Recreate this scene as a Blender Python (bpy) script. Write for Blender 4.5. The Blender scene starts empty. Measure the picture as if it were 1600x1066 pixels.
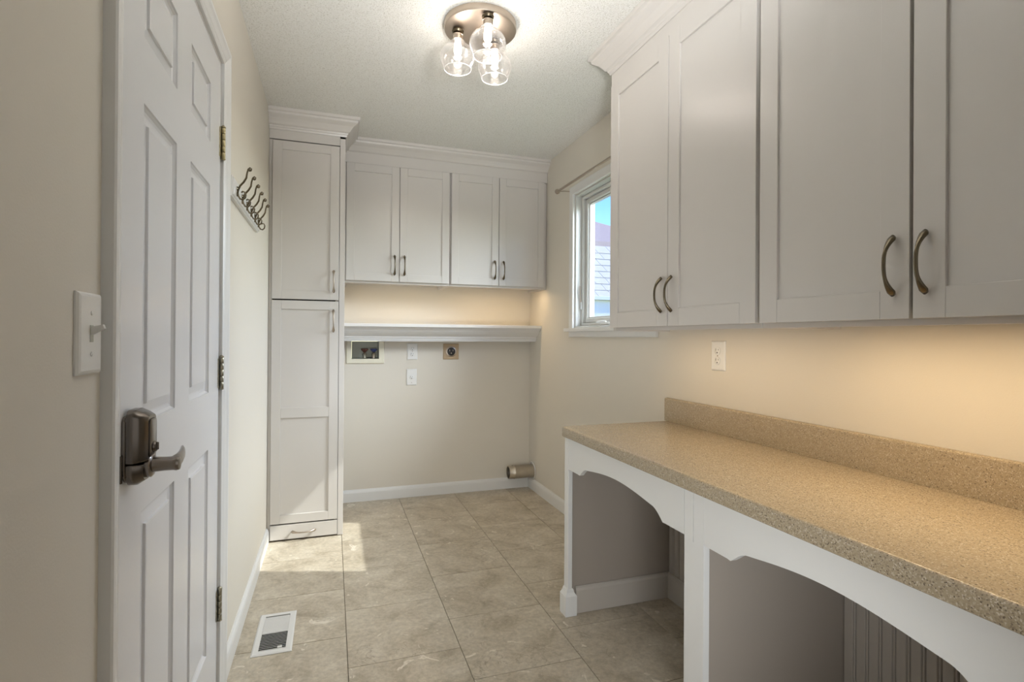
import bpy, bmesh, math, random
from mathutils import Matrix, Vector
R = math.radians
random.seed(7)
scene = bpy.context.scene
col = scene.collection

# ------------------------------------------------------------------ camera
CAM_H = 1.1684
f_px, yaw, pitch, roll, sy = 833.0, 0.32582, 0.00294, 0.00647, -8.06
fwd = Vector((math.sin(yaw)*math.cos(pitch), math.cos(yaw)*math.cos(pitch), math.sin(pitch)))
rt = Vector((math.cos(yaw), -math.sin(yaw), 0)); up = rt.cross(fwd)
r2 = rt*math.cos(roll) + up*math.sin(roll); u2 = -rt*math.sin(roll) + up*math.cos(roll)
cd = bpy.data.cameras.new('camera'); cam = bpy.data.objects.new('camera', cd); col.objects.link(cam)
M = Matrix((r2, u2, -fwd)).transposed().to_4x4(); M.translation = Vector((0, 0, CAM_H))
cam.matrix_world = M
cd.sensor_width = 36; cd.lens = f_px/1600*36; cd.shift_y = sy/1600; cd.clip_start = .02; cd.clip_end = 200
scene.camera = cam

# ------------------------------------------------------------------ sky, sun, large lights, exposure
scene.view_settings.view_transform = 'Standard'; scene.view_settings.look = 'None'
scene.view_settings.exposure = 0.88; scene.view_settings.gamma = 1.0
scene.view_settings.use_curve_mapping = False
w = bpy.data.worlds.new('sky'); scene.world = w; w.use_nodes = True
nt = w.node_tree; nt.nodes.clear()
wo = nt.nodes.new('ShaderNodeOutputWorld'); bg = nt.nodes.new('ShaderNodeBackground')
sk = nt.nodes.new('ShaderNodeTexSky'); sk.sky_type = 'NISHITA'; sk.sun_disc = False
sk.sun_elevation = R(42); sk.sun_rotation = R(107); sk.altitude = 200; sk.air_density = 1.0; sk.dust_density = .3; sk.ozone_density = 3
hs = nt.nodes.new('ShaderNodeHueSaturation'); hs.inputs['Saturation'].default_value = 1.35; hs.inputs['Hue'].default_value = .525
nt.links.new(sk.outputs[0], hs.inputs['Color']); nt.links.new(hs.outputs[0], bg.inputs[0]); bg.inputs[1].default_value = 0.30
nt.links.new(bg.outputs[0], wo.inputs[0])

def light(name, kind, loc, power, color, size=None, size_y=None, aim=None, radius=None):
    l = bpy.data.lights.new(name, kind); l.energy = power; l.color = color
    if kind == 'AREA':
        l.shape = 'RECTANGLE'; l.size = size; l.size_y = size_y
    if radius is not None: l.shadow_soft_size = radius
    o = bpy.data.objects.new(name, l); col.objects.link(o); o.location = loc
    if aim is not None:
        o.rotation_euler = Vector(aim).to_track_quat('-Z', 'Y').to_euler()
    return o
SUN_DIR = (-1.0, .31, -.97)
s = light('sun', 'SUN', (6, 0, 6), 2.6, (1.0, .98, .95), aim=SUN_DIR); s.data.angle = R(.6)
# added soft area fill behind the camera, inside the closed end wall
light('rear_fill', 'AREA', (.55, -1.30, 1.40), 2.0, (.93, .97, 1.0), 1.5, 1.9, aim=(0, 1, -.02))
# added area light outside the window, boosting the daylight it lets in
light('window_fill', 'AREA', (2.75, 2.30, 2.40), 168, (.90, .955, 1.0), 2.5, 1.0, aim=(-1, .03, -.55))
# added spot near the camera, thrown up at the ceiling as bounce fill
fl = light('ceiling_bounce_fill', 'SPOT', (.42, .30, 1.50), 112, (.97, .985, 1.0), aim=(.06, 1.10, 1.0), radius=.12)
fl.data.spot_size = R(78); fl.data.spot_blend = 1.0
# second added fill spot, soft and low behind the camera, aimed at the desk
f2 = light('low_fill_spot', 'SPOT', (.25, -.10, .62), 34, (.95, .98, 1.0), aim=(.72, 2.5, .02), radius=.22)
f2.data.spot_size = R(74); f2.data.spot_blend = 1.0

# ------------------------------------------------------------------ materials
def mat(name, color=(.8, .8, .8), rough=.5, metal=0., noise=None, bump=None, spec=None, coat=0.):
    m = bpy.data.materials.new(name); m.use_nodes = True; n = m.node_tree; b = n.nodes['Principled BSDF']
    b.inputs['Base Color'].default_value = (*color, 1); b.inputs['Roughness'].default_value = rough
    b.inputs['Metallic'].default_value = metal
    if spec is not None: b.inputs['Specular IOR Level'].default_value = spec
    if coat: b.inputs['Coat Weight'].default_value = coat; b.inputs['Coat Roughness'].default_value = .15
    tc = n.nodes.new('ShaderNodeTexCoord')
    if noise:
        sc, amt = noise
        t = n.nodes.new('ShaderNodeTexNoise'); t.inputs['Scale'].default_value = sc; t.inputs['Detail'].default_value = 4
        n.links.new(tc.outputs['Object'], t.inputs['Vector'])
        mx = n.nodes.new('ShaderNodeMix'); mx.data_type = 'RGBA'
        mx.inputs[6].default_value = (*[c*(1-amt) for c in color], 1); mx.inputs[7].default_value = (*[min(1, c*(1+amt)) for c in color], 1)
        n.links.new(t.outputs['Fac'], mx.inputs[0]); n.links.new(mx.outputs[2], b.inputs['Base Color'])
    if bump:
        sc, st, dist = bump
        t = n.nodes.new('ShaderNodeTexNoise'); t.inputs['Scale'].default_value = sc; t.inputs['Detail'].default_value = 3
        n.links.new(tc.outputs['Object'], t.inputs['Vector'])
        bp = n.nodes.new('ShaderNodeBump'); bp.inputs['Strength'].default_value = st; bp.inputs['Distance'].default_value = dist
        n.links.new(t.outputs['Fac'], bp.inputs['Height']); n.links.new(bp.outputs[0], b.inputs['Normal'])
    return m

def ramp(n, stops):
    r = n.nodes.new('ShaderNodeValToRGB'); e = r.color_ramp.elements
    while len(e) < len(stops): e.new(.5)
    for k, (p, c) in enumerate(stops):
        e[k].position = p; e[k].color = (*c, 1)
    return r

WALL = mat('cream_wall_paint', (.685, .64, .56), .75, bump=(260, .12, .002), noise=(3, .012))
TRIM = mat('white_trim_paint', (.74, .735, .72), .35, bump=(90, .03, .001))
DOORW = mat('white_door_paint', (.71, .71, .725), .27, bump=(120, .03, .001))
CAB = mat('offwhite_cabinet_paint', (.62, .59, .555), .29, bump=(140, .02, .001), noise=(5, .01))
CABD = mat('white_desk_paint', (.75, .745, .725), .38, bump=(140, .02, .001))
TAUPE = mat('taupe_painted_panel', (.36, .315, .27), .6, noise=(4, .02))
SHADEDW = mat('shade_toned_white_paint', (.50, .46, .41), .45, bump=(140, .02, .001))  # desk white darkened, with the knee-space shade put into the colour
NICKEL = mat('brushed_nickel', (.46, .395, .33), .38, 1.0, noise=(40, .06))
PEWTER = mat('antique_pewter', (.17, .14, .095), .27, 1.0, noise=(60, .12))
LOCKM = mat('dark_nickel_lock', (.17, .148, .13), .2, 1.0, noise=(30, .08))
LEVERM = mat('satin_nickel_lever', (.27, .24, .215), .25, 1.0, noise=(30, .08))
BRASS = mat('aged_brass', (.42, .36, .21), .35, 1.0, noise=(80, .25))
STEELH = mat('dull_hinge_steel', (.36, .34, .27), .38, 1.0, noise=(80, .2))
BLACK = mat('black_plastic', (.012, .012, .012), .4, noise=(50, .1))
DARK = mat('dark_void', (.02, .018, .015), .8, noise=(50, .1))
PLASTIC = mat('white_plastic', (.76, .75, .72), .3, noise=(50, .01))
IVORY = mat('ivory_plastic', (.74, .70, .56), .4, noise=(50, .01))
GREYP = mat('grey_box_interior', (.50, .50, .43), .6, noise=(20, .03))
VINYL = mat('white_window_vinyl', (.60, .60, .58), .3, noise=(30, .01))
GALV = mat('galvanised_duct', (.56, .51, .43), .42, 1.0, noise=(25, .2))
RED = mat('dark_red_valve', (.10, .03, .02), .5, noise=(80, .2))
BLUE = mat('dark_blue_valve', (.03, .045, .16), .5, noise=(80, .2))
BEIGEM = mat('beige_cover_plate', (.46, .34, .21), .4, noise=(40, .05))
SUBFL = mat('dark_grout', (.17, .14, .10), .9, noise=(50, .1))
GRASS = mat('lawn_grass', (.10, .16, .05), .9, noise=(8, .3))
SIDING = mat('pale_stucco', (.78, .78, .72), .8, noise=(6, .03))
SHING = mat('grey_shingle', (.62, .57, .50), .85, noise=(60, .12))
BROOF = mat('brown_asphalt_roof', (.43, .34, .28), .9, noise=(45, .3))
VENTW = mat('white_enamel_metal', (.70, .69, .67), .35, noise=(30, .01))

def ceiling_mat():
    m = mat('popcorn_ceiling', (.68, .67, .62), .92); n = m.node_tree; b = n.nodes['Principled BSDF']
    tc = n.nodes.new('ShaderNodeTexCoord')
    v = n.nodes.new('ShaderNodeTexNoise'); v.inputs['Scale'].default_value = 170; v.inputs['Detail'].default_value = 3; v.inputs['Roughness'].default_value = .65
    n.links.new(tc.outputs['Object'], v.inputs['Vector'])
    bp = n.nodes.new('ShaderNodeBump'); bp.inputs['Strength'].default_value = .8; bp.inputs['Distance'].default_value = .006
    n.links.new(v.outputs['Fac'], bp.inputs['Height']); n.links.new(bp.outputs[0], b.inputs['Normal'])
    r = ramp(n, [(.32, (.58, .56, .50)), (.44, (.79, .78, .735)), (.7, (.86, .855, .82))])
    n.links.new(v.outputs['Fac'], r.inputs[0]); n.links.new(r.outputs[0], b.inputs['Base Color'])
    return m
CEIL = ceiling_mat()

def tile_mat():
    m = mat('stone_floor_tile', (.4, .34, .25), .36); n = m.node_tree; b = n.nodes['Principled BSDF']
    tc = n.nodes.new('ShaderNodeTexCoord'); oi = n.nodes.new('ShaderNodeObjectInfo')
    ad = n.nodes.new('ShaderNodeVectorMath'); ad.operation = 'MULTIPLY_ADD'
    cb = n.nodes.new('ShaderNodeCombineXYZ'); n.links.new(oi.outputs['Random'], cb.inputs[0]); n.links.new(oi.outputs['Random'], cb.inputs[2])
    ad.inputs[1].default_value = (9, 9, 9); n.links.new(cb.outputs[0], ad.inputs[0]); n.links.new(tc.outputs['Object'], ad.inputs[2])
    def nz(sc, det, rg=.55, dist=0.):
        t = n.nodes.new('ShaderNodeTexNoise'); t.inputs['Scale'].default_value = sc; t.inputs['Detail'].default_value = det
        t.inputs['Roughness'].default_value = rg; t.inputs['Distortion'].default_value = dist
        n.links.new(ad.outputs[0], t.inputs['Vector']); return t
    a = nz(7, 8, .65, .6)
    r1 = ramp(n, [(.30, (.33, .275, .20)), (.46, (.455, .395, .305)), (.58, (.525, .465, .37)), (.75, (.60, .545, .45))])
    n.links.new(a.outputs['Fac'], r1.inputs[0])
    g = nz(60, 4, .7)
    m1 = n.nodes.new('ShaderNodeMix'); m1.data_type = 'RGBA'; m1.blend_type = 'OVERLAY'; m1.inputs[0].default_value = .45
    n.links.new(r1.outputs[0], m1.inputs[6]); n.links.new(g.outputs['Fac'], m1.inputs[7])
    # pale streaks
    c = nz(9, 5, .5, 2.2); r2_ = ramp(n, [(.0, (0, 0, 0)), (.655, (0, 0, 0)), (.70, (1, 1, 1)), (.76, (0, 0, 0))]); n.links.new(c.outputs['Fac'], r2_.inputs[0])
    m2 = n.nodes.new('ShaderNodeMix'); m2.data_type = 'RGBA'; m2.inputs[7].default_value = (.72, .66, .56, 1)
    n.links.new(r2_.outputs[0], m2.inputs[0]); n.links.new(m1.outputs[2], m2.inputs[6])
    # dark cracks
    d = nz(6, 6, .6, 1.4); r3 = ramp(n, [(.0, (0, 0, 0)), (.490, (0, 0, 0)), (.5, (.6, .6, .6)), (.510, (0, 0, 0))]); n.links.new(d.outputs['Fac'], r3.inputs[0])
    e = nz(3, 2); r4 = ramp(n, [(.56, (0, 0, 0)), (.66, (1, 1, 1))]); n.links.new(e.outputs['Fac'], r4.inputs[0])
    mm = n.nodes.new('ShaderNodeMath'); mm.operation = 'MULTIPLY'; n.links.new(r3.outputs[0], mm.inputs[0]); n.links.new(r4.outputs[0], mm.inputs[1])
    m3 = n.nodes.new('ShaderNodeMix'); m3.data_type = 'RGBA'; m3.inputs[7].default_value = (.14, .10, .06, 1)
    n.links.new(mm.outputs[0], m3.inputs[0]); n.links.new(m2.outputs[2], m3.inputs[6])
    n.links.new(m3.outputs[2], b.inputs['Base Color'])
    bp = n.nodes.new('ShaderNodeBump'); bp.inputs['Strength'].default_value = .12; bp.inputs['Distance'].default_value = .002
    n.links.new(g.outputs['Fac'], bp.inputs['Height']); n.links.new(bp.outputs[0], b.inputs['Normal'])
    return m
TILE = tile_mat()

def counter_mat():
    m = mat('speckled_solid_surface', (.46, .36, .24), .24); n = m.node_tree; b = n.nodes['Principled BSDF']
    tc = n.nodes.new('ShaderNodeTexCoord')
    v = n.nodes.new('ShaderNodeTexVoronoi'); v.inputs['Scale'].default_value = 470; n.links.new(tc.outputs['Object'], v.inputs['Vector'])
    sx = n.nodes.new('ShaderNodeSeparateColor'); n.links.new(v.outputs['Color'], sx.inputs[0])
    r = ramp(n, [(.0, (.12, .09, .06)), (.07, (.27, .21, .145)), (.22, (.385, .31, .205)), (.78, (.415, .335, .225)), (.93, (.52, .435, .32)), (1., (.62, .54, .42))])
    r.color_ramp.interpolation = 'LINEAR'
    n.links.new(sx.outputs[0], r.inputs[0]); n.links.new(r.outputs[0], b.inputs['Base Color'])
    return m
COUNTER = counter_mat()

def glass_mat(name, rough=0., ior=1.45, tint=(1, 1, 1)):
    m = bpy.data.materials.new(name); m.use_nodes = True; b = m.node_tree.nodes['Principled BSDF']
    b.inputs['Base Color'].default_value = (*tint, 1); b.inputs['Roughness'].default_value = rough
    b.inputs['Transmission Weight'].default_value = 1; b.inputs['IOR'].default_value = ior
    return m
GLASS = bpy.data.materials.new('thin_ribbed_lamp_glass'); GLASS.use_nodes = True
_n = GLASS.node_tree; _n.nodes.clear(); _o = _n.nodes.new('ShaderNodeOutputMaterial'); _lw = _n.nodes.new('ShaderNodeLayerWeight'); _lw.inputs[0].default_value = .35
_t = _n.nodes.new('ShaderNodeBsdfTransparent'); _g = _n.nodes.new('ShaderNodeBsdfGlossy'); _g.inputs['Roughness'].default_value = .12
_d = _n.nodes.new('ShaderNodeBsdfTranslucent'); _d.inputs[0].default_value = (.95, .93, .92, 1)
_m1 = _n.nodes.new('ShaderNodeMixShader'); _m1.inputs[0].default_value = .07; _n.links.new(_g.outputs[0], _m1.inputs[1]); _n.links.new(_d.outputs[0], _m1.inputs[2])
_mr = _n.nodes.new('ShaderNodeMapRange'); _mr.inputs[3].default_value = .03; _mr.inputs[4].default_value = .6; _n.links.new(_lw.outputs['Facing'], _mr.inputs[0])
_m2 = _n.nodes.new('ShaderNodeMixShader'); _n.links.new(_mr.outputs[0], _m2.inputs[0]); _n.links.new(_t.outputs[0], _m2.inputs[1]); _n.links.new(_m1.outputs[0], _m2.inputs[2])
_n.links.new(_m2.outputs[0], _o.inputs[0])
RIM = mat('polished_glass_edge', (.86, .84, .82), .12)
PANE = bpy.data.materials.new('window_pane_glass'); PANE.use_nodes = True
_n = PANE.node_tree; _n.nodes.clear(); _o = _n.nodes.new('ShaderNodeOutputMaterial')
_m = _n.nodes.new('ShaderNodeMixShader'); _t = _n.nodes.new('ShaderNodeBsdfTransparent'); _g = _n.nodes.new('ShaderNodeBsdfGlossy')
_t.inputs[0].default_value = (.95, .97, .96, 1); _g.inputs['Roughness'].default_value = .02; _m.inputs[0].default_value = .05
_n.links.new(_t.outputs[0], _m.inputs[1]); _n.links.new(_g.outputs[0], _m.inputs[2]); _n.links.new(_m.outputs[0], _o.inputs[0])
def emis(name, c, s_):
    m = bpy.data.materials.new(name); m.use_nodes = True; b = m.node_tree.nodes['Principled BSDF']
    b.inputs['Base Color'].default_value = (*c, 1); b.inputs['Emission Color'].default_value = (*c, 1); b.inputs['Emission Strength'].default_value = s_
    return m
BULB = emis('lit_bulb', (1, .92, .84), 5)
DIFF = emis('lit_diffuser', (1, .76, .48), 2.0)

# ------------------------------------------------------------------ helpers
def link(name, bm, m, parent=None, smooth=False, loc=None):
    me = bpy.data.meshes.new(name)
    bmesh.ops.recalc_face_normals(bm, faces=bm.faces)
    bm.to_mesh(me); bm.free()
    if m: me.materials.append(m)
    if smooth:
        me.shade_smooth()
        try: me.set_sharp_from_angle(angle=R(40))
        except Exception: pass
    o = bpy.data.objects.new(name, me); col.objects.link(o)
    if parent: o.parent = parent
    if loc: o.location = loc
    return o

def tag(o, label=None, cat=None, group=None, kind=None):
    if label: o['label'] = label
    if cat: o['category'] = cat
    if group: o['group'] = group
    if kind: o['kind'] = kind
    return o

def empty(name, loc, rz=0., label=None, cat=None, group=None, kind=None):
    o = bpy.data.objects.new(name, None); col.objects.link(o); o.location = loc; o.rotation_euler = (0, 0, rz)
    o.empty_display_size = .05
    return tag(o, label, cat, group, kind)

def box(bm, a, b, bev=0., seg=1):
    (x0, y0, z0), (x1, y1, z1) = a, b
    if x0 > x1: x0, x1 = x1, x0
    if y0 > y1: y0, y1 = y1, y0
    if z0 > z1: z0, z1 = z1, z0
    vs = [bm.verts.new(p) for p in ((x0, y0, z0), (x1, y0, z0), (x1, y1, z0), (x0, y1, z0), (x0, y0, z1), (x1, y0, z1), (x1, y1, z1), (x0, y1, z1))]
    fs = [bm.faces.new([vs[i] for i in f]) for f in ((0, 3, 2, 1), (4, 5, 6, 7), (0, 1, 5, 4), (1, 2, 6, 5), (2, 3, 7, 6), (3, 0, 4, 7))]
    if bev > 0:
        es = list({e for f in fs for e in f.edges})
        bmesh.ops.bevel(bm, geom=es, offset=bev, segments=seg, profile=.7, affect='EDGES')
def bx(name, a, b, m, parent=None, bev=.0015, seg=1):
    bm = bmesh.new(); box(bm, a, b, bev, seg); return link(name, bm, m, parent)

def rings(bm, loops, cap0=True, cap1=True, closed=True):
    L = [[bm.verts.new(p) for p in lp] for lp in loops]
    n = len(L[0])
    for a, b in zip(L, L[1:]):
        for i in range(n if closed else n-1):
            j = (i+1) % n
            bm.faces.new((a[i], a[j], b[j], b[i]))
    if cap0: bm.faces.new(L[0][::-1])
    if cap1: bm.faces.new(L[-1])

def tube(bm, pts, radii, seg=10, flat=1., upv=Vector((0, 0, 1))):
    """sweep along 3-D points; radii = number or list of r or (ra, rb)"""
    pts = [Vector(p) for p in pts]; n = len(pts)
    if not isinstance(radii, (list, tuple)): radii = [radii]*n
    loops = []; ref = None
    for i, p in enumerate(pts):
        t = (pts[min(i+1, n-1)]-pts[max(i-1, 0)]).normalized()
        if ref is None:
            ref = upv - t*upv.dot(t)
            if ref.length < 1e-3: ref = Vector((1, 0, 0)) - t*t.x
        else: ref = ref - t*ref.dot(t)
        ref.normalize(); s = t.cross(ref)
        ra, rb = radii[i] if isinstance(radii[i], (tuple, list)) else (radii[i], radii[i]*flat)
        loops.append([p + s*(ra*math.cos(2*math.pi*k/seg)) + ref*(rb*math.sin(2*math.pi*k/seg)) for k in range(seg)])
    rings(bm, loops)

def lathe(bm, prof, seg=32, c=(0, 0, 0), axis='Z', cap0=True, cap1=True):
    loops = []
    for r, z in prof:
        lp = []
        for k in range(seg):
            a = 2*math.pi*k/seg; x, y = r*math.cos(a), r*math.sin(a)
            p = (x, y, z) if axis == 'Z' else (z, x, y) if axis == 'X' else (x, z, y)
            lp.append((c[0]+p[0], c[1]+p[1], c[2]+p[2]))
        loops.append(lp)
    rings(bm, loops, cap0, cap1)

def sweep(name, path, prof, m, parent=None, flip=1):
    """mitred moulding: path of (x, y); prof of (out, z) with out to the left*flip of the path direction"""
    P = [Vector(p) for p in path]; N = []
    for a, b in zip(P, P[1:]):
        d = (b-a).normalized(); N.append(Vector((-d.y, d.x))*flip)
    bm = bmesh.new(); loops = []
    for i, p in enumerate(P):
        if i == 0: nn = N[0]
        elif i == len(P)-1: nn = N[-1]
        else:
            nn = (N[i-1]+N[i]); nn = nn/(nn.dot(N[i]))
        loops.append([(p.x+nn.x*o, p.y+nn.y*o, z) for o, z in prof])
    rings(bm, loops); return link(name, bm, m, parent)

def copy_tree(o, parent=None):
    c = o.copy(); col.objects.link(c); c.parent = parent
    for ch in [k for k in col.objects if k.parent == o]: copy_tree(ch, c)
    return c

# dimensions of the room
XL, XR, YB, YF, H = -.343, 1.476, 3.929, -1.5, 2.44

# ------------------------------------------------------------------ shell
def wall(name, boxes, m=WALL):
    bm = bmesh.new()
    for a, b in boxes: box(bm, a, b)
    return tag(link(name, bm, m), kind='structure')
DY0, DY1, DZ = 1.052, 1.930, 2.047       # door opening in the left wall
wall('wall_left', [((XL-.12, YF, 0), (XL, DY0, H)), ((XL-.12, DY1, 0), (XL, YB+.12, H)), ((XL-.12, DY0, DZ), (XL, DY1, H))])
WY0, WY1, WZ0, WZ1 = 2.245, 3.115, 1.232, 2.085
wall('wall_right', [((XR, YF, 0), (XR+.14, WY0, H)), ((XR, WY1, 0), (XR+.14, YB+.12, H)), ((XR, WY0, 0), (XR+.14, WY1, WZ0)), ((XR, WY0, WZ1), (XR+.14, WY1, H))])
# back wall has the recess of the washer box
BX0, BX1, BZ0, BZ1 = .131, .322, 1.008, 1.15
wall('wall_back', [((XL, YB, 0), (BX0, YB+.12, H)), ((BX1, YB, 0), (XR, YB+.12, H)), ((BX0, YB, 0), (BX1, YB+.12, BZ0)), ((BX0, YB, BZ1), (BX1, YB+.12, H))])
wall('wall_front', [((XL-.12, YF-.12, 0), (XR+.14, YF, H))])
bm = bmesh.new(); box(bm, (XL-.12, YF-.12, H), (XR+.14, YB+.12, H+.1)); tag(link('ceiling', bm, CEIL), kind='structure')
bm = bmesh.new(); box(bm, (XL-.12, YF-.12, -.12), (XR+.14, YB+.12, -.004)); floor = tag(link('floor', bm, SUBFL), kind='structure')
# floor tiles, running bond
TX, TY, g = .4055, .4110, .0011
x_lines = [XL]+[.0620+TX*k for k in range(0, 4)]+[XR]
for ci in range(len(x_lines)-1):
    x0, x1 = x_lines[ci], x_lines[ci+1]
    off = 2.175 if ci % 2 == 0 else 1.963
    ys = [off+TY*k for k in range(-10, 8)]
    ys = [YF]+[y for y in ys if YF+.02 < y < YB-.02]+[YB]
    for y0, y1 in zip(ys, ys[1:]):
        cx, cy = (x0+x1)/2, (y0+y1)/2
        b_ = bmesh.new(); box(b_, (x0+g-cx, y0+g-cy, -.004), (x1-g-cx, y1-g-cy, random.uniform(-.00012, .00012)), .0009)
        t = link('tile', b_, TILE, floor, loc=(cx, cy, 0))

# baseboards
BB = [(0, .0), (.014, .0), (.014, .062), (.011, .074), (.006, .080), (.004, .084), (0, .084)]
def base(name, path, flip): tag(sweep(name, path, BB, TRIM, flip=flip), kind='structure')
base('baseboard_left', [(XL, 1.989), (XL, 3.284)], -1)
base('baseboard_left_near', [(XL, YF), (XL, .998)], -1)
base('baseboard_back', [(.072, YB), (XR, YB), (XR, 2.112)], -1)

# ------------------------------------------------------------------ left door
door = bmesh.new()
# slab front at X = XL, local y along room Y
ya, yb_, za, zb = DY0+.010, DY1-.014, .010, DZ-.012
pY = [(1.190, 1.418), (1.545, 1.772)]; pZ = [(.225, .832), (1.000, 1.612), (1.738, 1.912)]
ysx = sorted([ya, yb_]+[v for p in pY for v in p]); zsx = sorted([za, zb]+[v for p in pZ for v in p])
V = {}
for i, y in enumerate(ysx):
    for j, z in enumerate(zsx): V[i, j] = door.verts.new((XL, y, z))
for i in range(len(ysx)-1):
    for j in range(len(zsx)-1):
        c_ = ((ysx[i]+ysx[i+1])/2, (zsx[j]+zsx[j+1])/2)
        if any(p[0] < c_[0] < p[1] for p in pY) and any(q[0] < c_[1] < q[1] for q in pZ): continue
        door.faces.new((V[i, j], V[i+1, j], V[i+1, j+1], V[i, j+1]))
# body behind
box(door, (XL-.035, ya, za), (XL-.014, yb_, zb))
for (a, b) in (((ya, za), (ya, zb)), ((ya, zb), (yb_, zb)), ((yb_, zb), (yb_, za)), ((yb_, za), (ya, za))):
    vs = [door.verts.new((XL, a[0], a[1])), door.verts.new((XL, b[0], b[1])), door.verts.new((XL-.014, b[0], b[1])), door.verts.new((XL-.014, a[0], a[1]))]
    door.faces.new(vs)
d1 = tag(link('door_1', door, DOORW), kind='structure')
for (y0, y1) in pY:
    for (z0, z1) in pZ:
        bm = bmesh.new()
        lv = [(0, 0), (.0015, -.0035), (.006, -.0080), (.012, -.0095), (.015, -.0095), (.033, -.0060), (.0345, -.0015), (.038, -.0008)]
        loops = [[(XL+d, y0+o, z0+o), (XL+d, y1-o, z0+o), (XL+d, y1-o, z1-o), (XL+d, y0+o, z1-o)] for o, d in lv]
        rings(bm, loops, cap0=False); link('panel', bm, DOORW, d1)
# hinges
for i, zc in enumerate((1.787, 1.048, .305)):
    mm = BRASS if i == 0 else STEELH
    yc = DY1-.007; hx = XL+.0075
    bm = bmesh.new(); box(bm, (XL-.002, yc-.0205, zc-.047), (XL+.0022, yc-.0075, zc+.047), .0008)
    for k in range(4): box(bm, (XL-.001, yc-.0215, zc-.046+.025*k), (XL+.003, yc-.012, zc-.036+.025*k), .0008)
    hg = link('hinge', bm, mm, d1)
    bm = bmesh.new()
    for k in range(5):
        z0 = zc-.05+.02*k
        lathe(bm, [(.0058, z0+.0006), (.0066, z0+.0016), (.0066, z0+.0184), (.0058, z0+.0194)], 12, (hx, yc, 0))
    lathe(bm, [(.004, zc-.054), (.0075, zc-.052), (.0075, zc-.050), (.004, zc-.0495)], 12, (hx, yc, 0))
    lathe(bm, [(.004, zc+.0495), (.0075, zc+.050), (.0075, zc+.053), (.003, zc+.057)], 12, (hx, yc, 0))
    link('knuckle', bm, mm, hg, True)
# jamb behind the slab and in the gap
bm = bmesh.new()
box(bm, (XL-.119, DY0+.0005, 0), (XL-.0005, DY0+.0075, DZ-.0005)); box(bm, (XL-.119, DY1-.0045, 0), (XL-.0005, DY1-.0005, DZ-.0005)); box(bm, (XL-.119, DY0+.0075, DZ-.008), (XL-.0005, DY1-.0045, DZ-.0005))
box(bm, (XL-.119, DY0+.0075, 0), (XL-.037, DY0+.03, DZ-.008)); box(bm, (XL-.119, DY1-.03, 0), (XL-.037, DY1-.0045, DZ-.008))
tag(link('trim_1', bm, TRIM), kind='structure')
# casing, a swept colonial profile on the wall plane (y, z path)
def casing(name, pts, prof, m, parent=None):
    # pts in (y, z); prof in (o from the opening outward, height off wall); opening is inside
    bm = bmesh.new(); loops = []
    for i, p in enumerate(pts): loops.append([(p[2](h), p[0]+o*p[3][0], p[1]+o*p[3][1]) for o, h in prof])
    rings(bm, loops); return link(name, bm, m, parent)
CP = [(0, 0), (0, .008), (.006, .011), (.012, .0105), (.018, .013), (.034, .0165), (.044, .020), (.054, .020), (.057, .017), (.057, 0)]
xo = lambda h: XL+h
tag(casing('trim_2', [(DY0, 0, xo, (-1, 0)), (DY0, DZ, xo, (-1, 1)), (DY1, DZ, xo, (1, 1)), (DY1, 0, xo, (1, 0))], CP, TRIM), kind='structure')

# lock with lever on the door
lk = empty('lever_lock', (XL, 1.120, .96)); lk.parent = d1; lk['label'] = 'dark nickel electronic lock with lever handle'
def rr(y0, y1, z0, z1, r, x, n=6, rb=None):
    rb = rb or r; out = []
    for cy, cz, a0, q in ((y1-r, z1-r, 0, r), (y0+r, z1-r, 90, r), (y0+rb, z0+rb, 180, rb), (y1-rb, z0+rb, 270, rb)):
        for k in range(n+1):
            a = R(a0+90*k/n); out.append((x, cy+q*math.cos(a), cz+q*math.sin(a)))
    return out
bm = bmesh.new()
rings(bm, [rr(-.034, .036, -.054, .066, .012, .0002, rb=.030), rr(-.034, .036, -.054, .066, .012, .004, rb=.030), rr(-.033, .035, -.053, .065, .012, .0055, rb=.029)])
link('back_plate', bm, LOCKM, lk, True)
bm = bmesh.new()
rings(bm, [rr(-.031, .033, -.018, .076, .016, .0055, rb=.004), rr(-.031, .033, -.018, .076, .016, .016, rb=.004), rr(-.027, .029, -.016, .070, .012, .028, rb=.004), rr(-.019, .026, -.014, .064, .010, .036, rb=.003)])
link('battery_cover', bm, LOCKM, lk, True)
bm = bmesh.new()
rings(bm, [rr(-.014, .023, -.010, .058, .008, .0362), rr(-.014, .023, -.010, .058, .008, .0378), rr(-.012, .021, -.008, .056, .008, .0386)])
link('cover_plate', bm, LOCKM, lk, True)
bm = bmesh.new()
rings(bm, [rr(-.030, .032, -.058, -.0185, .004, .0055, rb=.024), rr(-.030, .032, -.058, -.0185, .004, .018, rb=.024), rr(-.024, .027, -.050, -.0195, .004, .030, rb=.018)])
link('lock_base', bm, LOCKM, lk, True)
bm = bmesh.new(); lathe(bm, [(.010, .0386), (.010, .040), (.0085, .0425), (.003, .043)], 20, (0, .006, .006), 'X'); box(bm, (.041, .0045, .0), (.046, .0075, .014), .001)
link('thumb_turn', bm, LOCKM, lk, True)
bm = bmesh.new()
lathe(bm, [(.022, .0300), (.022, .036), (.019, .0385), (.014, .039), (.0135, .042), (.0125, .056), (.0125, .070), (.0135, .075), (.012, .080), (.004, .081)], 28, (0, .004, -.026), 'X')
link('rose', bm, LEVERM, lk, True)
bm = bmesh.new()
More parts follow.
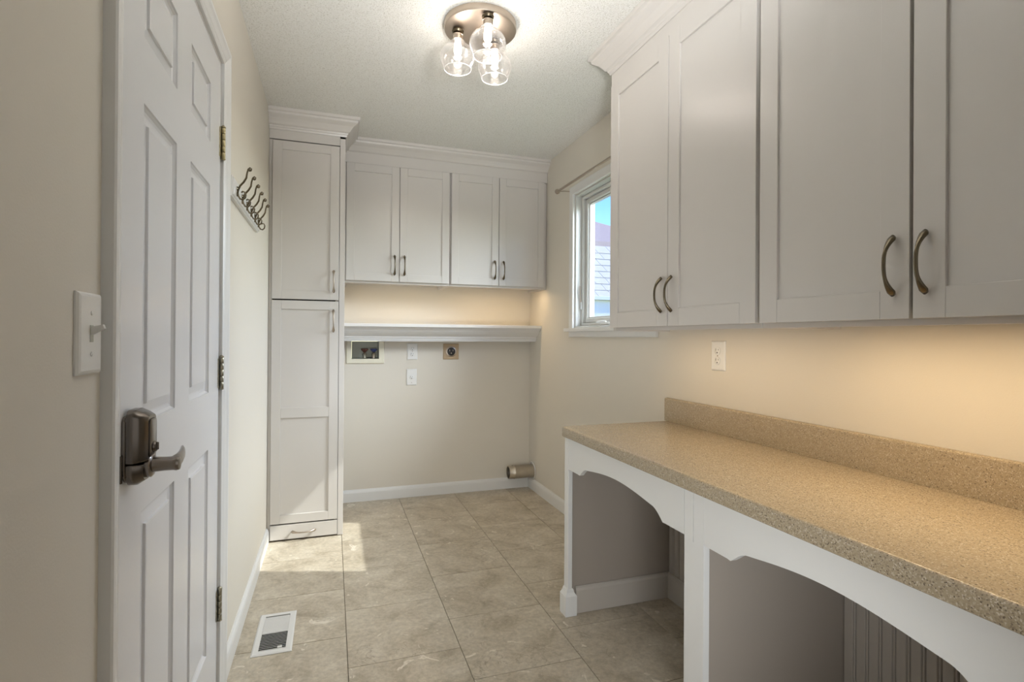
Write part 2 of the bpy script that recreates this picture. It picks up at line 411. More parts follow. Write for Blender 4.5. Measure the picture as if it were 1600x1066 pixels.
tube(bm, [(.068, .000, -.026), (.069, .012, -.026), (.0700, .030, -.026), (.069, .052, -.0255), (.066, .078, -.0245), (.062, .100, -.0235), (.058, .116, -.023), (.056, .122, -.0225)],
     [(.006, .008), (.009, .0125), (.0085, .0125), (.007, .012), (.006, .0115), (.005, .011), (.004, .009), (.002, .004)], 16)
link('lever', bm, LEVERM, lk, True)
bx('latch_plate', (.0002, -.0405, -.048), (.0030, -.0355, .000), LOCKM, lk, .0006)

# light switch on left wall
def plate(bm, w_, h_, t_):
    loops = []
    for o, d in ((0, 0), (0, .0025), (.0025, .0055), (.006, t_)):
        loops.append([(-w_/2+o, -d, -h_/2+o), (w_/2-o, -d, -h_/2+o), (w_/2-o, -d, h_/2-o), (-w_/2+o, -d, h_/2-o)])
    rings(bm, loops)
# local frame: plate front faces -Y; rotate for other walls
sw = empty('light_switch', (XL+.0003, .943, 1.170), R(90), 'white toggle light switch plate on the near left wall beside the door', 'light switch')
bm = bmesh.new(); plate(bm, .080, .120, .007); link('switch_plate', bm, PLASTIC, sw)
bx('switch_slot', (-.0055, -.0078, -.0125), (.0055, -.0070, .0125), GREYP, sw, .0003)
bm = bmesh.new(); rings(bm, [[(-.0045, -.0079, -.002), (.0045, -.0079, -.002), (.0045, -.0079, .010), (-.0045, -.0079, .010)],
                            [(-.0035, -.024, .0075), (.0035, -.024, .0075), (.0035, -.022, .0135), (-.0035, -.022, .0135)]]); link('toggle', bm, PLASTIC, sw)
for z in (-.030, .030):
    bm = bmesh.new(); lathe(bm, [(.0034, -.0071), (.0034, -.0078), (.002, -.0085)], 12, (0, 0, z), 'Y'); link('screw', bm, PLASTIC, sw, True)

# hook rail on left wall
hr = empty('hook_rail', (XL+.0003, 2.045, 1.652), R(90), 'white board with six dark scrolled metal coat hooks on the left wall', 'hook rail')
bm = bmesh.new()
L_ = .700
rings(bm, [[(0+o, -d, 0+o), (L_-o, -d, 0+o), (L_-o, -d, .070-o), (0+o, -d, .070-o)] for o, d in ((0, 0), (0, .012), (.004, .0135), (.006, .018), (.010, .020))])
link('backing_board', bm, TRIM, hr)
for k in range(6):
    cx = .056+.113*k
    bm = bmesh.new()
    lathe(bm, [(.0075, -.0202), (.0075, -.0225), (.004, -.025)], 14, (cx, 0, .018), 'Y')
    lathe(bm, [(.0075, -.0202), (.0075, -.0225), (.004, -.025)], 14, (cx, 0, .038), 'Y')
    # long upper arm: out from the base, rising, with a curled tip
    pts = [(cx, -.0215, .010), (cx, -.0235, .030), (cx, -.0300, .048), (cx, -.0420, .063), (cx, -.0500, .078), (cx, -.0525, .096), (cx, -.0560, .110), (cx, -.0620, .116), (cx, -.0665, .112), (cx, -.0650, .106), (cx, -.0610, .106)]
    tube(bm, pts, [.0035, .0036, .0036, .0036, .0034, .0030, .0028, .0028, .0028, .0030, .0042], 8, upv=Vector((1, 0, 0)))
    lathe(bm, [(.001, -.005), (.0045, -.0025), (.0045, .0025), (.001, .005)], 10, (cx, -.0605, .1065), 'X')
    # small lower hook
    pts = [(cx, -.0225, .026), (cx, -.0250, .012), (cx, -.0310, .002), (cx, -.0400, .000), (cx, -.0470, .007), (cx, -.0490, .018), (cx, -.0450, .027), (cx, -.0385, .029), (cx, -.0350, .024)]
    tube(bm, pts, [.003, .0032, .0032, .0032, .003, .0028, .0027, .0027, .0034], 8, upv=Vector((1, 0, 0)))
    link('hook', bm, PEWTER, hr, True)

# ------------------------------------------------------------------ shaker doors and pulls (local: x width, front faces -Y, z up)
def pull_mesh(length=.127, proj=.030, m=PEWTER):
    bm = bmesh.new(); N = 22; pts = []; rad = []
    for i in range(N+1):
        t = i/N; z = (t-.5)*length; s_ = abs(2*t-1)
        d = proj*(1-s_**2.6)
        e = max(0, (s_-.45)/.55)
        w_ = .0038+.0068*(e**1.5)
        if s_ > .93: w_ *= 1-((s_-.93)/.07)**2*.55
        pts.append((0, -.0050-d, z)); rad.append((w_, .0040+.0022*e))
    tube(bm, pts, rad, 12, upv=Vector((0, 1, 0)))
    me = bpy.data.meshes.new('pull'); bmesh.ops.recalc_face_normals(bm, faces=bm.faces); bm.to_mesh(me); bm.free(); me.materials.append(m); me.shade_smooth()
    return me
PULL = pull_mesh(); PULLN = pull_mesh(.126, .030, NICKEL)
def pull(parent, x, y, z, horiz=False, me=PULL, label=None):
    o = bpy.data.objects.new('pull_handle', me); col.objects.link(o); o.parent = parent; o.location = (x, y, z)
    if horiz: o.rotation_euler = (0, R(90), 0)
    if label: o['label'] = label
    return o
def shaker(parent, x0, x1, z0, z1, yf, m=CAB, rail=.058, t=.020, mid=None, name='door'):
    """door front at y = yf, body goes to +y"""
    d = bx(name, (x0+.004, yf+.007, z0+.004), (x1-.004, yf+t, z1-.004), m, parent, .0005)
    e = .0009
    for a, b in ((x0, x0+rail), (x1-rail, x1)):
        bx('stile', (a, yf, z0), (b, yf+t-.001, z1), m, d, e)
    zs = [(z0, z0+rail), (z1-rail, z1)]+([mid] if mid else [])
    for a, b in zs:
        bx('rail', (x0+rail+.0003, yf, a), (x1-rail-.0003, yf+t-.001, b), m, d, e)
    return d

# ------------------------------------------------------------------ tall cabinet
TXL, TXR, TY0 = XL+.001, .069, 3.287
tc_ = empty('tall_cabinet', (TXL, TY0, 0), 0, 'tall narrow white pantry cabinet in the far left corner', 'cabinet')
W_ = TXR-TXL
D_ = YB-.001-TY0
bm = bmesh.new()
box(bm, (0, .020, .005), (.018, D_, 2.33)); box(bm, (.018, .10, .1), (W_-.018, D_, .118)); box(bm, (.018, .022, 2.312), (W_-.018, D_, 2.33)); box(bm, (.018, D_-.01, .118), (W_-.018, D_, 2.312))
link('body', bm, CAB, tc_)
bm = bmesh.new(); box(bm, (0, .013, .003), (.016, .0195, 2.286), .0006); link('filler_strip', bm, CAB, tc_)
bm = bmesh.new(); box(bm, (W_-.030, .002, .004), (W_, D_, 2.33), .001); box(bm, (W_-.050, .0200, .006), (W_-.0305, .0300, 2.287)); link('side_panel', bm, CAB, tc_)
bm = bmesh.new(); box(bm, (.0, .0035, 2.288), (W_-.0305, .020, 2.36), .0006); link('top_frieze', bm, CAB, tc_)
bm = bmesh.new(); box(bm, (.0185, .0205, .006), (W_-.0505, .0225, 2.287)); link('shadow_back', bm, DARK, tc_)
dl, dr = .018, W_-.033
u = shaker(tc_, dl, dr, 1.380, 2.281, 0, CAB, .050); pull(u, dr-.028, 0, 1.488, me=PULLN)
lo = shaker(tc_, dl, dr, .100, 1.372, 0, CAB, .050, mid=(.700, .758)); pull(lo, dr-.028, 0, 1.258, me=PULLN)
dw = bx('drawer', (dl, .0, .010), (dr, .0185, .092), CAB, tc_, .001); pull(dw, (dl+dr)/2-.002, 0, .052, True, PULLN)

# ------------------------------------------------------------------ rear wall cabinets
def wall_cabinet(loc, rz, W, Z0, Z1, D, doors, label, group=None, rail=.058, hz=.0, me=PULL, endpanel=True):
    c = empty('wall_cabinet', loc, rz, label, 'cabinet', group)
    bm = bmesh.new(); t = .016
    box(bm, (0.0005, .0215, Z0), (t, D, Z1), .0005); box(bm, (W-t, .0215, Z0), (W-.0005, D, Z1), .0005)
    box(bm, (t, .0215, Z0+.020), (W-t, D, Z0+.032)); box(bm, (t, .0215, Z1-.018), (W-t, D, Z1)); box(bm, (t, D-.01, Z0+.032), (W-t, D, Z1-.018))
    box(bm, (t, .0215, Z0+.0), (W-t, .040, Z0+.020))
    cx_ = (doors[0][1]+doors[1][0])/2; box(bm, (cx_-.02, .0212, Z0+.021), (cx_+.02, .036, Z1-.02)); box(bm, (0.0004, .0210, Z0+.0005), (t+.012, .036, Z1-.001)); box(bm, (W-t-.012, .0210, Z0+.0005), (W-.0004, .036, Z1-.001))
    link('body', bm, CAB, c)
    for k, (a, b) in enumerate(doors):
        d = shaker(c, a, b, Z0+.014, Z1-.034, 0, CAB, rail)
        inner = (b-.030) if k == 0 else (a+.030)
        pull(d, inner, 0, Z0+.014+hz, me=me)
    return c
RY = 3.580
wall_cabinet((.0705, RY, 0), 0, .691, 1.517, 2.322, YB-.001-RY, [(.012, .3475), (.3515, .684)], 'white double-door wall cabinet on the back wall, touching the tall cabinet', 'upper cabinets on the back wall', .050, .108)
wall_cabinet((.7625, RY, 0), 0, .7125, 1.517, 2.322, YB-.001-RY, [(.007, .3445), (.3485, .690)], 'white double-door wall cabinet on the back wall, in the right corner', 'upper cabinets on the back wall', .050, .108)
# friezes and crown mouldings
CR = [(0, 2.340), (.005, 2.340), (.008, 2.350), (.012, 2.353), (.014, 2.360), (.023, 2.366), (.031, 2.378), (.043, 2.393), (.060, 2.405), (.066, 2.410), (.068, 2.420), (.078, 2.424), (.080, 2.4395), (0, 2.4395)]
PT = [(XL+.0005, TY0+.0025), (TXR, TY0+.0025), (TXR, RY+.020), (XR-.0005, RY+.020)]
sweep('crown_a', PT, [(o+.0, z) for o, z in CR], CAB, flip=-1)
col.objects['crown_a'].name = 'trim_3'; tag(col.objects['trim_3'], kind='structure')
bx('trim_4', (TXR+.001, RY+.004, 2.2895), (XR-.001, RY+.0195, 2.36), CAB, None, .0008); tag(col.objects['trim_4'], kind='structure')

# ------------------------------------------------------------------ right wall cabinets (front faces -X)
RX = 1.1695; YE = 2.109
D2 = XR-.001-RX
# local x runs toward -Y (near) from far end, rotated -90deg: local -Y -> world -X
cabA = wall_cabinet((RX, YE, 0), R(-90), .869, 1.200, 2.322, D2, [(.0035, .430), (.4335, .862)], 'white wall cabinet beside the window, with two bow handles, above the counter far end', 'upper cabinets on the right wall', .064, .1165)
cabB = wall_cabinet((RX, YE-.870, 0), R(-90), .869, 1.200, 2.322, D2, [(.0075, .430), (.4375, .862)], 'nearest white wall cabinet above the counter, cut by the right edge', 'upper cabinets on the right wall', .064, .1165)
bx('trim_5', (RX+.004, YE-1.74, 2.2895), (RX+.0205, YE-.0005, 2.36), CAB, None, .0008); tag(col.objects['trim_5'], kind='structure')
sweep('trim_6', [(XR-.0005, YE), (RX+.004, YE), (RX+.004, YE-1.75)], CR, CAB, flip=-1); tag(col.objects['trim_6'], kind='structure')

# under cabinet light bars
def bar_light(name, loc, rz, L, label, power):
    e = empty(name, loc, rz, label, 'light fixture', 'light bars under the wall cabinets')
    bm = bmesh.new(); box(bm, (0, -.018, -.010), (L, .018, 0), .002); link('housing', bm, VENTW, e)
    bx('diffuser', (.02, -.012, -.0125), (L-.02, .012, -.0102), DIFF, e, .0008)
    l = bpy.data.lights.new('bar_glow', 'AREA'); l.shape = 'RECTANGLE'; l.size = L-.04; l.size_y = .024; l.energy = power; l.color = (1.0, .74, .44)
    lo_ = bpy.data.objects.new('bar_glow', l); col.objects.link(lo_); lo_.parent = e; lo_.location = (L/2, 0, -.0135)
bar_light('light_bar', (RX+.066, 2.06, 1.2190), R(-90), .78, 'slim light bar under the right wall cabinets, over the counter', .6)
bar_light('light_bar', (RX+.066, 1.19, 1.2190), R(-90), .78, 'slim light bar under the near end of the right wall cabinets', 1.35)
bar_light('light_bar', (.12, RY+.066, 1.5365), 0, .60, 'slim light bar under the left half of the back wall cabinets', .34)
bar_light('light_bar', (.80, RY+.066, 1.5365), 0, .62, 'slim light bar under the right half of the back wall cabinets', .62)

# ------------------------------------------------------------------ wall shelf over washer space
sh = empty('wall_shelf', (TXR+.001, 3.677, 1.235), 0, 'white shelf with crown moulded front edge spanning the washer alcove', 'shelf')
SW_ = XR-.001-(TXR+.001); SD = YB-.001-3.677
bx('shelf_board', (0, 0, 0), (SW_, SD, .021), TRIM, sh, .003, 2)
bm = bmesh.new()
pf = [(.016, -.0005), (.030, -.014), (.040, -.018), (.050, -.030), (.070, -.046), (.096, -.060), (.104, -.064), (.106, -.074), (.112, -.078), (.116, -.090), (.122, -.092), (.122, -.0985), (.150, -.0985), (.150, -.0005)]
rings(bm, [[(x, y, z) for y, z in pf] for x in (0.0005, SW_-.0005)]); link('crown_moulding', bm, TRIM, sh)

# ------------------------------------------------------------------ outlets
def duplex(bm_list, cz, parent):
    bm = bmesh.new(); lathe(bm, [(.0165, -.0071), (.0165, -.0088), (.0155, -.0094)], 20, (0, 0, cz), 'Y'); link('receptacle', bm, bm_list, parent, True)
    bm = bmesh.new()
    box(bm, (-.0075, -.0097, cz+.000), (-.0055, -.0092, cz+.009)); box(bm, (.0055, -.0097, cz+.001), (.0075, -.0092, cz+.008)); box(bm, (-.0025, -.0097, cz-.010), (.0025, -.0092, cz-.005))
    link('slots', bm, BLACK, parent)
def outlet(loc, rz, label, w_=.075, h_=.119, single=False):
    o = empty('wall_outlet', loc, rz, label, 'outlet')
    bm = bmesh.new(); plate(bm, w_, h_, .007); link('cover_plate', bm, PLASTIC, o)
    if single: duplex(PLASTIC, .0, o)
    else: duplex(PLASTIC, .020, o); duplex(PLASTIC, -.020, o)
    bm = bmesh.new(); lathe(bm, [(.003, -.0071), (.003, -.0078), (.0015, -.0083)], 10, (0, 0, 0 if not single else -.040), 'Y'); link('screw', bm, NICKEL, o, True)
    return o
outlet((.558, YB-.0003, 1.060), 0, 'upper white duplex outlet on the back wall, just under the shelf')
outlet((.554, YB-.0003, .873), 0, 'white single outlet on the back wall, below the duplex outlet', single=True)
outlet((XR-.0003, 1.765, 1.100), R(-90), 'white duplex outlet on the right wall between counter and wall cabinet', .080, .119)
do_ = empty('dryer_outlet', (.8455, YB-.0003, 1.060), 0, 'square beige dryer outlet plate with round black socket', 'outlet')
bm = bmesh.new(); plate(bm, .118, .118, .007); link('cover_plate', bm, BEIGEM, do_)
bm = bmesh.new(); lathe(bm, [(.040, -.0071), (.040, -.0095), (.037, -.011)], 32, (0, 0, 0), 'Y'); link('ring', bm, NICKEL, do_, True)
bm = bmesh.new(); lathe(bm, [(.030, -.0111), (.030, -.0135), (.028, -.015), (.010, -.0145)], 32, (0, 0, 0), 'Y'); link('socket', bm, BLACK, do_, True)
bm = bmesh.new(); box(bm, (-.014, -.0156, .002), (-.011, -.0150, .014)); box(bm, (.011, -.0156, .002), (.014, -.0150, .014)); box(bm, (-.003, -.0156, -.016), (.003, -.0150, -.008)); link('slots', bm, NICKEL, do_)

# washer box
wb = empty('washer_box', (.2265, YB, 1.075), 0, 'cream recessed washer hookup box under the shelf with red and blue valves', 'washer box')
bm = bmesh.new()
fo = (-.130, .130, -.099, .072); fi = (-.094, .094, -.066, .072)
def frame_ring(o, y): return [(fo[0]+o, y, fo[2]+o), (fo[1]-o, y, fo[2]+o), (fo[1]-o, y, fo[3]-o), (fo[0]+o, y, fo[3]-o)]
def inner_ring(y, o=0): return [(fi[0]+o, y, fi[2]+o), (fi[1]-o, y, fi[2]+o), (fi[1]-o, y, fi[3]-.012-o), (fi[0]+o, y, fi[3]-.012-o)]
rings(bm, [frame_ring(0, -.0003), frame_ring(0, -.006), frame_ring(.004, -.009), inner_ring(-.009), inner_ring(-.0003)], cap0=False, cap1=False)
link('face_frame', bm, IVORY, wb)
bm = bmesh.new(); rings(bm, [inner_ring(-.0003, .0012), inner_ring(.085, .004)], cap0=False); link('box_liner', bm, GREYP, wb)
for xx, mm in ((-.004, RED), (.060, BLUE)):
    v = bmesh.new(); lathe(v, [(.012, -.062), (.012, -.045), (.016, -.043), (.016, -.030), (.010, -.028), (.008, -.008), (.006, -.006), (.006, .004)], 16, (xx, .030, 0)); vb = link('valve', v, NICKEL if mm is BLUE else STEELH, wb, True)
    v = bmesh.new(); tube(v, [(xx, .030, -.022), (xx, .012, -.026), (xx, .004, -.034)], [.009, .009, .009], 12); link('spout', v, NICKEL, vb, True)
    v = bmesh.new(); lathe(v, [(.010, -.012), (.014, -.008), (.024, .002), (.025, .006), (.024, .012), (.008, .014)], 8, (xx, .026, -.006)); link('valve_handle', v, mm, vb)
bm = bmesh.new(); lathe(bm, [(.016, -.0655), (.016, -.058), (.012, -.057)], 16, (.028, .045, .0)); link('drain_port', bm, BLACK, wb, True)

# dryer vent pipe
vp = empty('vent_pipe', (XR, 3.845, .142), R(-90), 'metal dryer vent pipe with white collar low in the back right corner', 'pipe')
bm = bmesh.new(); ro = .049
lathe(bm, [(ro, -.0005), (ro, -.150), (ro+.0015, -.153), (ro+.0015, -.158), (ro, -.160), (ro-.001, -.188), (ro-.003, -.200), (ro-.0045, -.200), (ro-.003, -.150), (ro-.003, -.002)], 36, (0, 0, 0), 'Y', False, False)
link('duct', bm, GALV, vp, True)
bm = bmesh.new()
tr = .0045
lps = []
for k in range(40):
    a = 2*math.pi*k/40
    lps.append([((ro+.016+tr*math.cos(b_))*math.cos(a), -.006+tr*math.sin(b_), (ro+.016+tr*math.cos(b_))*math.sin(a)) for b_ in [2*math.pi*j/8 for j in range(8)]])
lps.append(lps[0]); rings(bm, lps, False, False); bmesh.ops.remove_doubles(bm, verts=bm.verts, dist=1e-6)
link('collar_ring', bm, PLASTIC, vp, True)
bm = bmesh.new(); lathe(bm, [(ro+.001, -.0005), (ro+.014, -.0005), (ro+.014, -.0025), (ro+.001, -.0030)], 36, (0, 0, 0), 'Y', False, False); link('flange', bm, PLASTIC, vp, True)
bm = bmesh.new(); box(bm, (-.006, -.172, ro-.0005), (.006, -.164, ro+.003), .001); link('rivet', bm, STEELH, vp)

# ------------------------------------------------------------------ floor vent
fv = empty('floor_register', (-.203, 2.287, 0.0003), 0, 'white metal floor vent register set in the tiles by the left wall', 'vent')
bm = bmesh.new(); hw, hl = .070, .154
ow = [(-hw, -hl), (hw, -hl), (hw, hl), (-hw, hl)]
def ringz(sx, sy_, z): return [(-sx, -sy_, z), (sx, -sy_, z), (sx, sy_, z), (-sx, sy_, z)]
rings(bm, [ringz(hw, hl, 0), ringz(hw, hl, .002), ringz(hw-.006, hl-.006, .005), ringz(.047, .128, .005), ringz(.047, .128, .0012)], False, False)
link('frame', bm, VENTW, fv)
bx('duct_shadow', (-.0475, -.1285, .0002), (.0475, .1285, .0010), DARK, fv, 0)
bx('crossbar', (-.0468, -.004, .0012), (.0468, .004, .0052), VENTW, fv, .0006)
for k in range(22):
    y = -.121+.0113*k
    if abs(y) < .007: continue
    bm = bmesh.new(); tilt = -.0030 if y < 0 else .0018
    rings(bm, [[(x, y-.0018-tilt, .0012), (x, y+.0002-tilt, .0012), (x, y+.0018+tilt, .0046), (x, y-.0002+tilt, .0046)] for x in (-.0465, .0465)])
    link('louver', bm, VENTW, fv)
bx('damper_lever', (.018, -.126, .003), (.034, -.112, .0075), VENTW, fv, .001)

# ------------------------------------------------------------------ window
win = empty('window_1', (XR, 0, 0)); win['kind'] = 'structure'
bm = bmesh.new()
def rect_ring(o, x): return [(x, WY0+o, WZ0+o), (x, WY1-o, WZ0+o), (x, WY1-o, WZ1-o), (x, WY0+o, WZ1-o)]
rings(bm, [rect_ring(-.058, .0005), rect_ring(-.058, .014), rect_ring(-.052, .017), rect_ring(-.006, .017), rect_ring(-.002, .014), rect_ring(-.002, .0005)], False, False)
for v in bm.verts: v.co.x = -v.co.x
link('casing', bm, TRIM, win)
def frame_part(name, o0, o1, x0, x1, m, e=.003):
    bm = bmesh.new()
    rings(bm, [rect_ring(o0, x1), rect_ring(o0, x0+e), rect_ring(o0+e, x0), rect_ring(o1-e, x0), rect_ring(o1, x0+e), rect_ring(o1, x1), rect_ring(o0, x1)], False, False)
    bmesh.ops.remove_doubles(bm, verts=bm.verts, dist=1e-6)
    return link(name, bm, m, win)
frame_part('jamb', .0005, .010, .001, .135, VINYL)
frame_part('outer_frame', .0105, .030, .040, .120, VINYL)
sash = frame_part('sash', .0305, .062, .058, .105, VINYL, .005)
frame_part('glazing_bead', .0625, .070, .070, .095, VINYL, .002)
bm = bmesh.new(); box(bm, (.080, WY0+.068, WZ0+.068), (.084, WY1-.068, WZ1-.068)); link('pane', bm, PANE, win)
bx('sill', (-.042, WY0-.075, WZ0-.024), (-.0005, WY1+.080, WZ0-.0025), TRIM, win, .003, 2)
bx('sash_lock', (.030, WY1-.026, 1.35), (.0395, WY1-.016, 1.40), VINYL, win, .002)
bm = bmesh.new(); tube(bm, [(.034, WY1-.021, 1.395), (.028, WY1-.022, 1.43), (.026, WY1-.023, 1.50)], [.005, .004, .003], 8); link('lock_lever', bm, NICKEL, win, True)
bm = bmesh.new(); box(bm, (.020, 2.70, WZ0+.011), (.056, 2.80, WZ0+.030), .004); tube(bm, [(.028, 2.75, WZ0+.030), (.020, 2.79, WZ0+.034), (.016, 2.84, WZ0+.030)], [.006, .005, .006], 8); link('crank', bm, VINYL, win, True)

# curtain rod
cr = empty('curtain_rod', (1.395, 2.40, 2.128), 0, 'thin brushed metal curtain rod with ball end above the window', 'curtain rod')
bm = bmesh.new(); tube(bm, [(0, -.20, 0), (0, .80, 0)], .0075, 14); link('rod', bm, NICKEL, cr, True)
for yy in (.820, -.22):
    bm = bmesh.new(); bmesh.ops.create_uvsphere(bm, u_segments=18, v_segments=12, radius=.017, matrix=Matrix.Translation((0, yy, 0)))
    lathe(bm, [(.010, yy-.024 if yy > 0 else yy+.014), (.012, yy-.019 if yy > 0 else yy+.019), (.010, yy-.014 if yy > 0 else yy+.024)], 14, (0, 0, 0), 'Y'); link('finial', bm, NICKEL, cr, True)
for yy in (.775, -.15):
    bm = bmesh.new(); tube(bm, [(.079, yy, -.004), (.03, yy, -.006), (0, yy, -.009)], .0035, 8); box(bm, (.076, yy-.006, -.020), (.0805, yy+.006, .010), .001)
    box(bm, (-.008, yy-.004, -.012), (.008, yy+.004, -.006), .001); link('bracket', bm, NICKEL, cr)

# ------------------------------------------------------------------ desk with arched openings
CX = .932; CY1 = 2.100; CY0 = .02; CZ = .790; CT = .042
dk = empty('built_in_desk', (0, 0, 0), 0, 'white built-in desk base with arched openings and beadboard back', 'desk')
FX = .948   # face frame front
FT = .019
stiles = [(2.050, 2.090), (1.190, 1.275), (.350, .435)]
Z1 = CZ-CT-.001
def foot(y0, y1, parent):
    bm = bmesh.new(); a = (FX-.016, FX+.036); b = (y0-.014, y1+.006)
    def q(o, z): return [(a[0]+o, b[0]+o, z), (a[1]-o, b[0]+o, z), (a[1]-o, b[1]-o*.5, z), (a[0]+o, b[1]-o*.5, z)]
    rings(bm, [q(0, .0006), q(0, .083), q(.003, .087), q(.009, .096), q(.011, .106), q(.0135, .110)]); return link('foot_block', bm, CABD, parent)
for k, (y0, y1) in enumerate(stiles):
    bm = bmesh.new()
    if k == 1:
        box(bm, (FX, y0, .002), (FX+FT, y1-.003, .607)); box(bm, (FX, y0, .607), (FX+FT, 1.2320, Z1)); box(bm, (FX, 1.2345, .607), (FX+FT, y1-.003, Z1))
    else: box(bm, (FX, y0, .002), (FX+FT, y1, Z1), .0012)
    st = link('stile', bm, CABD, dk); foot(y0, y1, st)
def arch(ya, yb, parent):
    """apron between ya (near) and yb (far)"""
    m_ = (ya+yb)/2; hw_ = (yb-ya)/2; pts = []
    for i in range(61):
        s_ = i/60*2-1; d = hw_*(1-abs(s_))   # distance from the post
        if d < .095: z = .614
        elif d < .102: z = .614-.002*(d-.095)/.007
        elif d < .165:
            q = (d-.102)/.063; z = .612+.036*math.sin(q*math.pi/2)
        else:
            q = (d-.165)/(hw_-.165); z = .648+.022*math.sin(q*math.pi/2)
        pts.append((m_+s_*hw_, z))
    bm = bmesh.new()
    rings(bm, [[(x, y, z) for y, z in pts]+[(x, pts[-1][0], Z1), (x, pts[0][0], Z1)] for x in (FX+.0004, FX+FT)])
    return link('apron', bm, CABD, parent)
arch(1.2748, 2.0495, dk); arch(.4355, 1.1895, dk)
IX = XR-.022
def side(name, y0, y1, x0=None):
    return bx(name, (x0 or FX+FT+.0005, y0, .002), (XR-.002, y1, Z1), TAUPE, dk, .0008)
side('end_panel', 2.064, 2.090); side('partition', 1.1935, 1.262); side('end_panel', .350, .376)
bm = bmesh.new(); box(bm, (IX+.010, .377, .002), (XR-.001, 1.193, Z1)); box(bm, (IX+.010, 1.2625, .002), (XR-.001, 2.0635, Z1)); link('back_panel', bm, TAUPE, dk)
def planks(y0, y1):
    p = .0386; y = y1
    while y > y0+.004:
        a = max(y-p, y0)
        bm = bmesh.new(); G = IX+.0098
        yb2, ya2 = y-.0012, a+.0012
        prof = [(G, ya2), (IX+.0045, ya2), (IX+.0008, ya2+.0012), (IX, ya2+.0030), (IX+.0008, ya2+.0054), (IX+.0045, ya2+.0064), (IX+.0045, ya2+.0080), (IX+.0008, ya2+.0096), (IX, ya2+.0105), (IX, yb2-.0015), (IX+.0035, yb2), (G, yb2)]
        if yb2-ya2 > .012:
            rings(bm, [[(x, yy, z) for x, yy in prof] for z in (.02, Z1-.001)]); link('beadboard_plank', bm, SHADEDW, dk)
        else: bm.free()
        y -= p
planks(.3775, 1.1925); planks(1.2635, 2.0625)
# small baseboards inside the knee spaces
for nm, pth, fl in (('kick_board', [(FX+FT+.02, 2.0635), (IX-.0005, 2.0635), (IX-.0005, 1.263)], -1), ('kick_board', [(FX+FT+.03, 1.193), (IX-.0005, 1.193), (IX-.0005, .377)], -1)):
    sweep(nm, pth, [(.0, .001), (.013, .001), (.013, .096), (.010, .106), (.004, .112), (.0, .112)], SHADEDW, dk, flip=fl)

ct = empty('countertop', (0, 0, 0), 0, 'speckled tan solid-surface countertop with backsplash on the white desk', 'countertop')
bm = bmesh.new()
loops = []
x0, x1 = CX, XR-.001
for ins, z in ((.004, CZ-CT), (.001, CZ-CT+.002), (0, CZ-CT+.006), (0, CZ-.008), (.0018, CZ-.0035), (.005, CZ-.001), (.009, CZ)):
    rc = .020-ins*.3; n_ = 6; lp = []
    a, b, c2, d2 = x0+ins, x1, CY0, CY1-ins
    lp += [(b, c2, z), (b, d2, z)]
    for k in range(n_+1):
        an = R(90+90*k/n_); lp.append((a+rc+rc*math.cos(an), d2-rc+rc*math.sin(an), z))
    lp += [(a, c2, z)]
    loops.append(lp)
rings(bm, loops); link('slab', bm, COUNTER, ct, True)
bm = bmesh.new()
pf = [(XR-.0012, CZ+.0004), (XR-.0195, CZ+.0004), (XR-.0195, CZ+.099), (XR-.0185, CZ+.102), (XR-.016, CZ+.104), (XR-.0012, CZ+.105)]
rings(bm, [[(x, y, z) for x, z in pf] for y in (CY0, CY1+.006)]); link('backsplash', bm, COUNTER, ct)

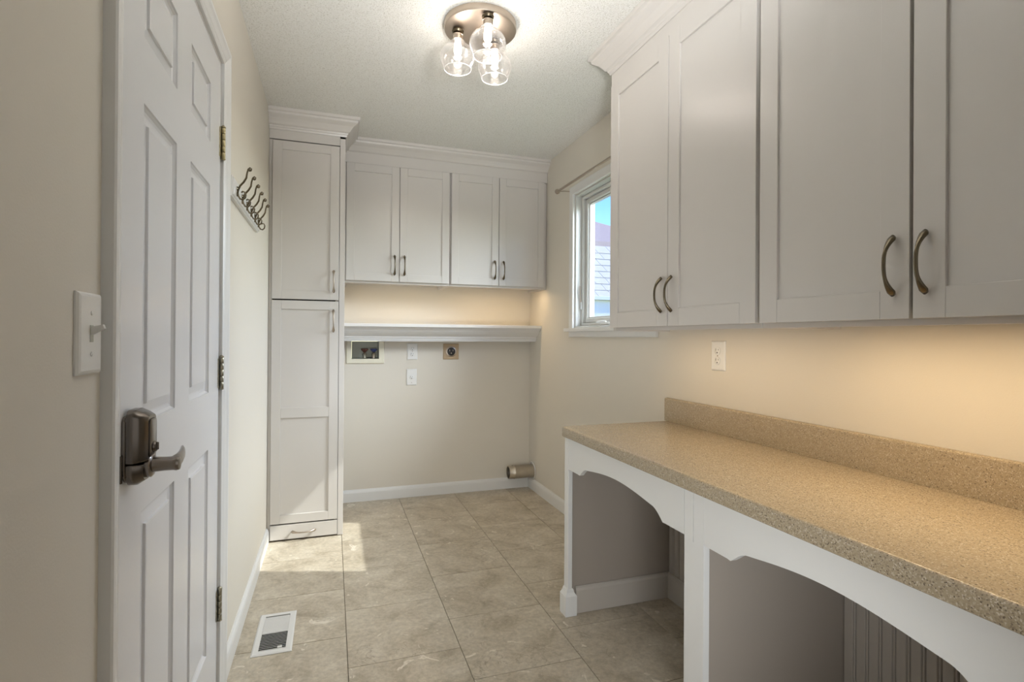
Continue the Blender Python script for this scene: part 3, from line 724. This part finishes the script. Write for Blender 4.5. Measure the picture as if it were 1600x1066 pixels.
# ------------------------------------------------------------------ ceiling light
cl = empty('ceiling_light', (.562, 2.090, H), 0, 'round brushed nickel flush ceiling light with three clear glass shades', 'ceiling light')
bm = bmesh.new(); lathe(bm, [(.140, -.0004), (.1455, -.003), (.1465, -.024), (.1445, -.029), (.138, -.031), (.02, -.031)], 64); link('canopy', bm, NICKEL, cl, True)
bm = bmesh.new(); lathe(bm, [(.008, -.0312), (.008, -.035), (.005, -.040), (.009, -.044), (.006, -.050), (.001, -.052)], 20, (-.012, -.012, 0)); link('finial', bm, NICKEL, cl, True)
sockets = [(-.090, .012), (-.003, -.122), (.073, .038)]
for i, (sx_, sy_) in enumerate(sockets):
    bm = bmesh.new(); lathe(bm, [(.014, -.0315), (.021, -.034), (.024, -.041), (.021, -.048), (.012, -.051), (.012, -.054)], 24, (sx_, sy_, 0)); link('socket_cap', bm, PEWTER, cl, True)
    bm = bmesh.new(); lathe(bm, [(.016, -.0545), (.021, -.0555), (.021, -.0575), (.019, -.059), (.0195, -.073), (.022, -.075), (.022, -.078), (.018, -.0785)], 28, (sx_, sy_, 0)); link('socket', bm, NICKEL, cl, True)
    # glass: outer profile then inner profile
    pr = [(.0230, -.0790), (.0275, -.0800), (.0285, -.0850), (.0275, -.0900), (.0320, -.0945), (.0460, -.1020), (.0600, -.1140), (.0680, -.1290), (.0705, -.1440), (.0680, -.1600), (.0610, -.1760), (.0560, -.1860), (.0545, -.1925)]
    th = .0022
    inn = [(r_-th*1.1, z_) for r_, z_ in pr[::-1]]
    bm = bmesh.new(); full = pr+[(.0534, -.1935)]+inn
    lathe(bm, full, 48, (sx_, sy_, 0), cap0=False, cap1=False)
    # close top between outer and inner
    bm.verts.ensure_lookup_table(); n48 = 48; N = len(bm.verts)
    for k in range(n48):
        bm.faces.new((bm.verts[k], bm.verts[(k+1) % n48], bm.verts[N-n48+(k+1) % n48], bm.verts[N-n48+k]))
    link('glass_shade', bm, GLASS, cl, True)
    bm = bmesh.new(); lps = []
    for k in range(48):
        a = 2*math.pi*k/48
        lps.append([(sx_+(.0543+.0015*math.cos(b_))*math.cos(a), sy_+(.0543+.0015*math.cos(b_))*math.sin(a), -.1940+.0015*math.sin(b_)) for b_ in [2*math.pi*j/6 for j in range(6)]])
    lps.append(lps[0]); rings(bm, lps, False, False); bmesh.ops.remove_doubles(bm, verts=bm.verts, dist=1e-7); link('shade_rim', bm, RIM, cl, True)
    bm = bmesh.new(); lathe(bm, [(.010, -.0790), (.012, -.086), (.0145, -.096), (.0155, -.118), (.0150, -.128), (.010, -.137), (.002, -.140)], 20, (sx_, sy_, 0)); link('bulb', bm, BULB, cl, True)
    l = bpy.data.lights.new('bulb_glow', 'POINT'); l.energy = .58; l.color = (1.0, .89, .80); l.shadow_soft_size = .02
    lo_ = bpy.data.objects.new('bulb_glow', l); col.objects.link(lo_); lo_.parent = cl; lo_.location = (sx_, sy_, -.172)

# ------------------------------------------------------------------ outside
bm = bmesh.new(); box(bm, (XR+.1405, -2, 2.41), (XR+.60, 5, 2.55)); box(bm, (XR+.60, -2, 2.395), (XR+.62, 5, 2.56)); tag(link('sun_cutoff_eave', bm, SIDING), kind='structure')  # unseen overhang, added and sized to cut off the top of the sunlight
bm = bmesh.new(); box(bm, (XR+.5, -10, -.75), (40, 40, -.6)); tag(link('ground', bm, GRASS), kind='structure')
nb = empty('neighboring_house', (4.0, 9.0, -.6), 0, 'neighboring house with grey shingled slope seen through the window', 'house')
bx('wall', (.0, .10, 0), (4.0, 6.0, 2.50), SIDING, nb, .01)
bx('fascia', (-.1, .02, 2.49), (4.1, .10, 2.56), SIDING, nb, .004)
# shingled slope, facing -Y, eave at z 1.95 (local 2.55) rising to 3.02
bm = bmesh.new(); rings(bm, [[(x, .10, 2.56), (x, .62, 3.72), (x, 1.2, 3.72), (x, 1.2, 2.56)] for x in (-.1, 4.1)]); link('roof_deck', bm, BROOF, nb)
for r_ in range(8):
    zz = 2.555+.128*r_; yy = .06+.0575*r_
    x = -.12-(.11 if r_ % 2 else 0)
    while x < 2.2:
        w_ = .30
        bm = bmesh.new()
        rings(bm, [[(x+.004+s0, yy+d, z_), (x+w_-.004+s0, yy+d, z_), (x+w_-.004+s0, yy+d+.014, z_), (x+.004+s0, yy+d+.014, z_)] for (s0, d, z_) in ((0, -.036, zz), (-.10, .045, zz+.150))])
        link('shingle', bm, SHING, nb); x += w_
# upper brown hip roof
bm = bmesh.new()
vs = [bm.verts.new(p) for p in ((-1.2, .70, 3.60), (4.1, .70, 3.60), (4.1, 7.0, 3.60), (-1.2, 7.0, 3.60), (-.9, 3.6, 5.30), (1.0, 3.6, 5.10))]
for f in ((0, 1, 5, 4), (1, 2, 5), (2, 3, 4, 5), (3, 0, 4), (0, 3, 2, 1)): bm.faces.new([vs[i] for i in f])
link('upper_roof', bm, BROOF, nb)
